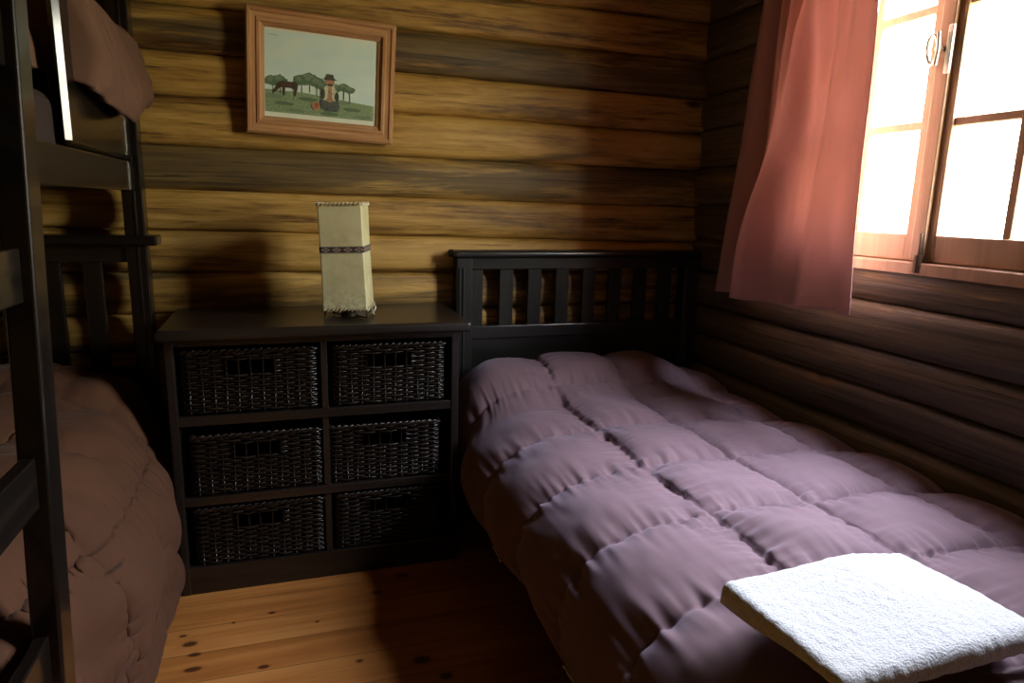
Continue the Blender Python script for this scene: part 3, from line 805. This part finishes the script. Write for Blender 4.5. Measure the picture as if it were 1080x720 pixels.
tag(obj('mattress', bm, M['sheet'], origin=(1.08, 1.42, .256)), 'mattress of the single bed under the mauve brown duvet', 'mattress')
bm = BM(); box(bm, .70, 1.30, 2.12, 2.37, .42, .495, .036, 5)
tag(obj('pillow', bm, M['sheet'], origin=(1.08, 2.23, .42), smooth=True), 'pillow under the head end of the mauve brown duvet', 'pillow')

def quilt(name, prof, nv, y0, y1, nu, vs, us, puff, mat, hump, shift, seed, wr=1.0, thick=.03, endz=.10, lumps=.012, soft=0):
    P, s = catmull(prof, nv)
    T = np.gradient(P, axis=0); T /= np.linalg.norm(T, axis=1)[:, None]
    Nn = np.stack([-T[:, 1], T[:, 0]], 1)
    if Nn[nv // 2, 1] < 0: Nn = -Nn
    xs = P[:, 0]
    sv = [float(s[v]) if isinstance(v, int) else v for v in vs]
    verts = []; faces = []
    for i in range(nu + 1):
        y = y0 + (y1 - y0) * i / nu
        for j in range(nv):
            px, pz = P[j]; q = s[j]
            qq = q + .010 * nz(y * 3.1, q * 2, seed) ; yy = y + .014 * nz(q * 3.3, y * 1.5, seed + 4)
            # distance to the seams either side, in both directions
            kv = int(np.searchsorted(sv, qq)); ku = int(np.searchsorted(us, yy))
            lo = sv[kv - 1] if kv > 0 else sv[0] - .3; hi = sv[kv] if kv < len(sv) else sv[-1] + .3
            a = (qq - lo) / (hi - lo); dv = min(qq - lo, hi - qq)
            lo = us[ku - 1] if ku > 0 else us[0] - .3; hi = us[ku] if ku < len(us) else us[-1] + .3
            b = (yy - lo) / (hi - lo); du = min(yy - lo, hi - yy)
            ca = max(0, math.sin(pi * min(1, max(0, a)))); cb = max(0, math.sin(pi * min(1, max(0, b))))
            cell = 1 + .30 * nz(kv * 3.3 + seed, ku * 5.7, .5)
            h = puff * cell * (ca ** .38) * (cb ** .38) if kv > soft else puff * .7 * cell * (ca ** .75) * (cb ** .5)
            h += .010 * nz(y * 5, q * 5, seed + kv * 2.2) * (ca * cb)
            # gathers running away from the stitching
            ev = math.exp(-dv / .045); eu = math.exp(-du / .045)
            w = ev * (nz(y * 34 + kv * 9, q * 6, seed + 1.0) * .006 + nz(y * 70, q * 9, seed + 5) * .003)
            w += eu * (nz(q * 34 + ku * 7, y * 6, seed + 2.0) * .006 + nz(q * 70, y * 9, seed + 6) * .003)
            w += .0022 * nz(y * 16, q * 30, seed + 8) * max(ev, eu) ** .5
            w += lumps * .25 * (nz(y * 7 + q * 9, q * 4 - y * 3, seed + 12))
            tot = h + w * wr
            x = px + Nn[j, 0] * tot; z = pz + Nn[j, 1] * tot
            dx, dz = shift(y, j / (nv - 1), px, pz)
            z += hump(y, px, pz) + dz; x += dx
            # the ends of the duvet roll down
            e0 = (y - y0) / .07; e1 = (y1 - y) / .07
            for e in (e0, e1):
                if e < 1: z -= endz * (1 - math.sqrt(max(0, 1 - (1 - e) ** 2))) * (1 if pz > .3 else 0)
            verts.append((x, y, z))
    for i in range(nu):
        for j in range(nv - 1):
            a = i * nv + j; faces.append((a, a + 1, a + nv + 1, a + nv))
    o = obj(name, (verts, faces), mat, smooth=True, origin=((prof[0][0] + prof[-1][0]) / 2, (y0 + y1) / 2, min(p[1] for p in prof)))
    so = o.modifiers.new('thickness', 'SOLIDIFY'); so.thickness = thick; so.offset = -1
    return o, verts, nv

# right-hand duvet: profile from the loose hem at the left up over the top to the wall
prof = [(.545, .225), (.515, .31), (.525, .39), (.575, .455), (.655, .503), (.76, .527), (.9, .530), (1.15, .522), (1.4, .512), (1.52, .500), (1.572, .475)]
PP, ss = catmull(prof, 260)
def s_at(x): 
    k = [i for i in range(260) if PP[i, 1] > .44 and PP[i, 0] >= x][0]; return float(ss[k])
vs = [s_at(.86) - .62, s_at(.86), s_at(1.125), s_at(1.43), s_at(1.43) + .26]
us = [.33, .63, .935, 1.205, 1.495, 1.80, 2.125, 2.45]
def hump(y, x, z): return (.098 * sstep(2.00, 2.24, y)) * (1 if z > .44 else max(0, (z - .30) / .14)) * (1 - .75 * sstep(1.25, 1.58, x))
def shift(y, f, x, z): 
    return (.012 * nz(y * 2.2, .3, 5) * (1 - sstep(.56, .66, x)) + .026 * sstep(2.0, 2.1, y) * (1 - sstep(.53, .70, x)), .02 * nz(y * 3, 1, 2) * (1 - sstep(.25, .40, z)))
duv, dverts, dnv = quilt('duvet', prof, 260, .44, 2.405, 430, vs, us, .040, M['duvet'], hump, shift, 2.0, wr=1.8, soft=1)
tag(duv, 'mauve brown quilted duvet spread on the single bed', 'duvet')
for (ya, yb) in ((1.66, 1.76), (1.40, 1.44), (1.14, 1.22), (.90, .96)):
    pts = [Vector(dverts[i * dnv]) + Vector((-.009, 0, .004)) for i in range(431) if ya <= .44 + (2.405 - .44) * i / 430 <= yb]
    hem = BM(); tube(hem, pts, .0024, 6)
    obj('hem_piping', hem, M['sheet'], duv, True, origin=tuple(duv.location))

# towel
def bend(d, r, amax):
    """walk d past the start of a bend: (forward, drop)"""
    if d <= 0: return d, 0.0
    a = min(d / r, amax); rest = max(0, d - r * amax)
    return r * math.sin(a) + rest * math.cos(amax), r * (1 - math.cos(a)) + rest * math.sin(amax)
def leaf(bm, x0, x1, y0, y1, z, th, left, front, seed, r=.02, fr=.022, amax=1.45, famax=2.9, sag=0.0):
    """one leaf of folded terry: bends down by `left` past its left edge and folds under by `front` at the near edge"""
    nx, ny = 120, 80
    G = []
    for s in (.5, -.5):
        g = []
        for i in range(nx + 1):
            u = -left + (x1 - x0 + left) * i / nx
            row = []
            for j in range(ny + 1):
                v = -front + (y1 - y0 + front) * j / ny
                ed = min(i, nx - i) / 5.0; e2 = min(j, ny - j) / 4.0
                e = min(ed, e2); rn = math.sqrt(max(0, 1 - (1 - min(1, e)) ** 2))
                o = s * th * rn + (.0016 * nz(u * 75, v * 75, seed) if s > 0 else 0)
                a = min(max(0, -u) / r, amax); b = min(max(0, -v) / fr, famax)
                fx, dx = bend(-u, r, amax); fy, dy = bend(-v, fr, famax)
                nrm = Vector((-math.sin(a), 0, math.cos(a))) if u < 0 else Vector((0, -math.sin(b), math.cos(b)))
                if u < 0 and v < 0: nrm = (Vector((-math.sin(a), 0, math.cos(a))) + Vector((0, -math.sin(b), math.cos(b)))).normalized()
                tp = 1 - .6 * sstep(y1, y0, y0 + max(0, v)) if left > .02 else 1
                dx *= tp
                p = Vector((x0 - fx, y0 - fy, z - dx - dy * (1 if u >= 0 else max(0, 1 + u / left * .35))))
                p.z += .003 * nz(p.x * 8, p.y * 8, seed + 3) + .004 * math.sin(p.x * 15 + p.y * 6) - sag * sstep(x0 + .2, x1, p.x)
                p.x += .004 * nz(p.y * 13, seed, 1) ; p.y += .005 * nz(p.x * 11, seed, 2)
                row.append(bm.verts.new(p + nrm * o))
            g.append(row)
        G.append(g)
        for i in range(nx):
            for j in range(ny): bm.faces.new((g[i][j], g[i + 1][j], g[i + 1][j + 1], g[i][j + 1]))
    a, b = G
    for i in range(nx):
        for j in (0, ny): bm.faces.new((a[i][j], a[i + 1][j], b[i + 1][j], b[i][j]))
    for j in range(ny):
        for i in (0, nx): bm.faces.new((a[i][j], a[i][j + 1], b[i][j + 1], b[i][j]))
TW, TD = .372, .235
tw = thing('towel', 'folded white terry towel lying on the foot of the mauve brown duvet', 'towel', (.843, .736, .572), (0, 0, math.radians(2)))
bm = BM(); leaf(bm, -TW / 2, TW / 2, -TD / 2, TD / 2, .040, .012, .040, .052, 1, r=.010, fr=.015, sag=.012)
obj('top_leaf', bm, M['towel'], tw, True)
bm = BM(); leaf(bm, -TW / 2 + .060, TW / 2 - .012, -TD / 2 + .034, TD / 2 - .006, .026, .012, .006, .012, 5, r=.01, sag=.010, fr=.010)
leaf(bm, -TW / 2 + .07, TW / 2 - .02, -TD / 2 + .04, TD / 2 - .012, .011, .012, .006, .006, 9, r=.01, sag=.006, fr=.010)
obj('under_leaf', bm, M['towel'], tw, True)

# ------------------------------------------------------------------ bunk bed
UO = (-.92, 1.44, 0)
bunk = thing('bunk_bed', 'dark wooden bunk bed along the left wall', 'bunk bed', UO)
def upart(name, bm, mat, **k): return obj(name, bm, mat, bunk, origin=UO, **k)
UX0, UX1, UY0, UY1 = -1.40, -.43, .46, 2.45
for (x0, x1) in ((UX1 - .058, UX1), (UX0, UX0 + .058)):
    for (y0, y1) in ((UY1 - .06, UY1), (UY0, UY0 + .06)):
        bm = BM(); box(bm, x0, x1, y0, y1, 0, 1.80, .004)
        box(bm, x0 + .030, x0 + .038, y0 - .003, y0 + .01, .02, 1.78, .002)
        upart('post', bm, M['bunk_z'])
for yy in (UY1 - .035, UY0 + .035):
    tag(bunk)
    bm = BM(); box(bm, UX0 - .03, UX1 + .034, yy - .048, yy + .042, 1.048, 1.080, .008, 3); upart('headboard_cap', bm, M['bunk_x'])
    bm = BM(); box(bm, UX0 + .05, UX1 - .05, yy - .014, yy + .014, .995, 1.05, .003); upart('headboard_rail', bm, M['bunk_x'])
    bm = BM(); box(bm, UX0 + .05, UX1 - .05, yy - .014, yy + .014, .56, .66, .003); upart('headboard_rail', bm, M['bunk_x'])
    x = UX1 - .058 - .075
    while x > UX0 + .06:
        bm = BM(); box(bm, x - .052, x, yy - .009, yy + .009, .655, 1.0, .003); upart('slat', bm, M['bunk_z']); x -= .112
    for z0, z1 in ((1.30, 1.36), (1.70, 1.77)):
        bm = BM(); box(bm, UX0 + .05, UX1 - .05, yy - .014, yy + .014, z0, z1, .003); upart('headboard_rail', bm, M['bunk_x'])
    x = UX1 - .058 - .055
    while x > UX0 + .06:
        bm = BM(); box(bm, x - .052, x, yy - .009, yy + .009, 1.355, 1.705, .003); upart('slat', bm, M['bunk_z']); x -= .112
for (z0, z1) in ((.24, .36), (1.215, 1.30)):
    for x0 in (UX1 - .045, UX0 + .015):
        bm = BM(); box(bm, x0, x0 + .028, UY0 + .05, UY1 - .05, z0, z1, .004); upart('side_rail', bm, M['bunk_y'])
    bm = BM(); box(bm, UX0 + .04, UX1 - .045, UY0 + .06, UY1 - .06, z0 + .005, z0 + .025, .002); upart('platform', bm, M['bunk_y'])
bm = BM(); box(bm, UX1 - .042, UX1 - .018, 1.765, UY1 - .055, 1.305, 1.645, .011, 1); upart('guard_board', bm, M['bunk_y'])
bm = BM(); box(bm, UX0 + .016, UX0 + .04, UY0 + .05, UY1 - .055, 1.305, 1.645, .008, 3); upart('guard_board', bm, M['bunk_y'])
bm = BM(); box(bm, UX0 + .05, UX1 - .05, UY0 + .07, UY1 - .07, 1.241, 1.42, .04, 4)
tag(obj('mattress', bm, M['mattress'], origin=(-.92, 1.44, 1.24)), 'dark mattress on the upper deck of the bunk bed', 'mattress')
bm = BM(); box(bm, UX0 + .05, UX1 - .05, UY0 + .07, UY1 - .07, .266, .45, .04, 4)
tag(obj('mattress', bm, M['sheet'], origin=(-.92, 1.44, .266)), 'mattress on the lower deck of the bunk bed', 'mattress')
bm = BM(); box(bm, -1.30, -.62, 2.02, 2.36, .445, .56, .05, 5)
tag(obj('pillow', bm, M['sheet'], origin=(-.96, 2.2, .445), smooth=True), 'pillow under the duvet of the lower bunk', 'pillow')

# lower bunk duvet
prof = [(-.392, .085), (-.385, .18), (-.383, .28), (-.398, .38), (-.445, .475), (-.54, .555), (-.68, .60), (-.85, .605), (-1.1, .59), (-1.30, .55), (-1.345, .47)]
P2, s2_ = catmull(prof, 200)
vs2 = [.12, .38, .66, .94, 1.2]
us2 = [.4, .78, 1.16, 1.50, 1.79, 2.10, 2.5]
def hump2(y, x, z): return .06 * sstep(1.95, 2.25, y) * sstep(.40, .55, z)
def shift2(y, f, x, z):
    k = 1 - sstep(-.75, -.5, x)
    return ((-.085 * sstep(1.56, 1.34, y) - .022 * sstep(2.02, 2.12, y)) * (1 - k) + .014 * nz(y * 2.1, z * 2, 8) * (1 - k), .025 * nz(y * 2.4, .4, 1) * (1 - sstep(.1, .3, z)))
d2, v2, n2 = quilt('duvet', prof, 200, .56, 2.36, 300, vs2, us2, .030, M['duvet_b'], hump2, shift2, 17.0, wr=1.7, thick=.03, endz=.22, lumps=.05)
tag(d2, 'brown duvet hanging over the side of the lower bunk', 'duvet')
for yy_, za, zb_ in ((1.97, .235, .30), (1.86, .10, .135)):
    ii = int(round((yy_ - .56) / 1.8 * 300))
    pts = [Vector(v2[ii * n2 + j]) + Vector((.003, 0, 0)) for j in range(n2 // 2) if za <= v2[ii * n2 + j][2] <= zb_]
    if len(pts) > 2:
        hem = BM(); tube(hem, pts, .0034, 6)
        obj('hem_piping', hem, M['sheet'], d2, True, origin=tuple(d2.location))

# upper bunk duvet, one corner flung over the guard board
def upper_duvet():
    full = [(-1.36, 1.47), (-1.30, 1.54), (-1.0, 1.57), (-.7, 1.60), (-.55, 1.665), (-.475, 1.690), (-.432, 1.665), (-.412, 1.60), (-.398, 1.53), (-.400, 1.475), (-.416, 1.440)]
    short = [(-1.36, 1.47), (-1.30, 1.54), (-1.1, 1.565), (-.95, 1.57), (-.8, 1.57), (-.7, 1.565), (-.62, 1.56), (-.56, 1.56), (-.52, 1.55), (-.505, 1.52), (-.50, 1.46)]
    nv, nu = 150, 220
    A, _ = catmull(full, nv); B, _ = catmull(short, nv)
    V = []; F = []
    for i in range(nu + 1):
        y = .56 + (2.462 - .56) * i / nu
        f = sstep(1.815, 1.85, y)
        for j in range(nv):
            p = A[j] * f + B[j] * (1 - f)
            q = j / (nv - 1)
            hang = sstep(.72, 1.0, q) * f
            x, z = p
            yy = min(y, 2.375) if x < -.43 - .0 else y
            z += hang * (-.045 * math.exp(-((y - 2.15) / .18) ** 2) + .028 * sstep(2.3, 2.46, y) + .02 * sstep(1.85, 1.78, y))
            bul = .012 * math.sin(y * 17 + q * 3) + .014 * nz(y * 9, q * 8, 4) + .010 * nz(y * 26, q * 20, 6) + .005 * nz(y * 60, q * 34, 2) - .014 * max(0, nz(y * 13 + q * 14, q * 9 - y * 6, 8) - .15)
            x += bul * hang + .016 * hang * math.sin(pi * min(1, max(0, (y - 1.8) / .65)))
            z += (1 - hang) * .014 * nz(y * 6, x * 6, 3)
            V.append((x, yy, z))
    for i in range(nu):
        for j in range(nv - 1):
            a = i * nv + j; F.append((a, a + 1, a + nv + 1, a + nv))
    o = obj('duvet', (V, F), M['duvet_u_lit'], smooth=True, origin=(-.92, 1.5, 1.45))
    so = o.modifiers.new('thickness', 'SOLIDIFY'); so.thickness = .016; so.offset = -1
    return o
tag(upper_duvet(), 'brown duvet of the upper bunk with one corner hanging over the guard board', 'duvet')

# ladder
LO = (-.38, 1.08, 0)
lad = thing('bunk_ladder', 'dark wooden ladder hooked on the open side of the bunk bed', 'ladder', LO)
def lpart(name, bm, mat): return obj(name, bm, mat, lad, origin=LO)
def lean(z): return Vector((.012 * (z - .55) - .020, .075 * (z - .55), 0))
def stile(y0, y1):
    bm = BM(); box(bm, -.412, -.368, y0, y1, .0, 1.95, .005, 3)
    for v in bm.verts: v.co += lean(v.co.z)
    return bm
lpart('stile', stile(1.195, 1.255), M['bunk_z']); lpart('stile', stile(.83, .89), M['bunk_z'])
for zt in (.483, .785, 1.117, 1.468, 1.80):
    bm = BM(); box(bm, -.408, -.386, .885, 1.20, zt - .084, zt, .003)
    for v in bm.verts: v.co += lean(zt)
    lpart('rung', bm, M['bunk_y'])
for y0 in (.84, 1.205):
    bm = BM(); box(bm, -.47, -.40, y0 + .005, y0 + .04, 1.302, 1.318, .002)
    for v in bm.verts: v.co += lean(1.31) * Vector((1, 1, 1)).length * 0 + Vector((.0, .075 * .76, 0))
    lpart('hook', bm, M['brown_metal'])

# ------------------------------------------------------------------ sky, portal, camera
w = bpy.data.worlds.new('daylight'); scn.world = w; w.use_nodes = True
nt = w.node_tree; bg = nt.nodes['Background']
tc = N(nt, 'ShaderNodeTexCoord').outputs['Generated']
sx = N(nt, 'ShaderNodeSeparateXYZ'); nt.links.new(tc, sx.inputs[0])
zz = math_n(nt, 'MULTIPLY', math_n(nt, 'ADD', sx.outputs['Z'], 1.0), .5)
c = ramp(nt, zz, [(.0, (.20, .19, .11)), (.47, (.42, .38, .25)), (.52, (.62, .57, .41)), (.62, (.76, .76, .69)), (.80, (1.06, 1.12, 1.36)), (1, (1.5, 1.64, 2.2))])
nt.links.new(c, bg.inputs['Color'])
bg.inputs['Strength'].default_value = 80.0
ld = bpy.data.lights.new('window_sky_portal', 'AREA'); ld.shape = 'RECTANGLE'; ld.size = WZ1 - WZ0; ld.size_y = WY1 - WY0
ld.cycles.is_portal = True
lo = bpy.data.objects.new('window_sky_portal', ld); COL.objects.link(lo)
lo.location = (1.70, (WY0 + WY1) / 2, (WZ0 + WZ1) / 2); lo.rotation_euler = (0, pi / 2, 0)

cd = bpy.data.cameras.new('camera'); cam = bpy.data.objects.new('camera', cd); COL.objects.link(cam)
R = Matrix(((0.9521642330934361, 0.03879899292744441, -0.3031136937939372), (-0.304736170056914, 0.1945124489724983, -0.9323630054081752), (0.02278464124431609, 0.980132412147735, 0.1970312533097997)))
cam.matrix_world = Matrix.Translation((0, 0, 1.2)) @ R.to_4x4()
cd.sensor_width = 36; cd.sensor_fit = 'HORIZONTAL'; cd.lens = 36 * 719 / 1080; cd.clip_start = .02
scn.camera = cam
scn.view_settings.view_transform = 'Standard'; scn.view_settings.look = 'None'
scn.view_settings.gamma = 1; scn.view_settings.use_curve_mapping = False
scn.view_settings.exposure = 0.0
cy = scn.cycles
cy.max_bounces = 10; cy.diffuse_bounces = 6; cy.glossy_bounces = 4; cy.transparent_max_bounces = 12
cy.caustics_reflective = False; cy.caustics_refractive = False; cy.sample_clamp_indirect = 6
cy.use_denoising = True
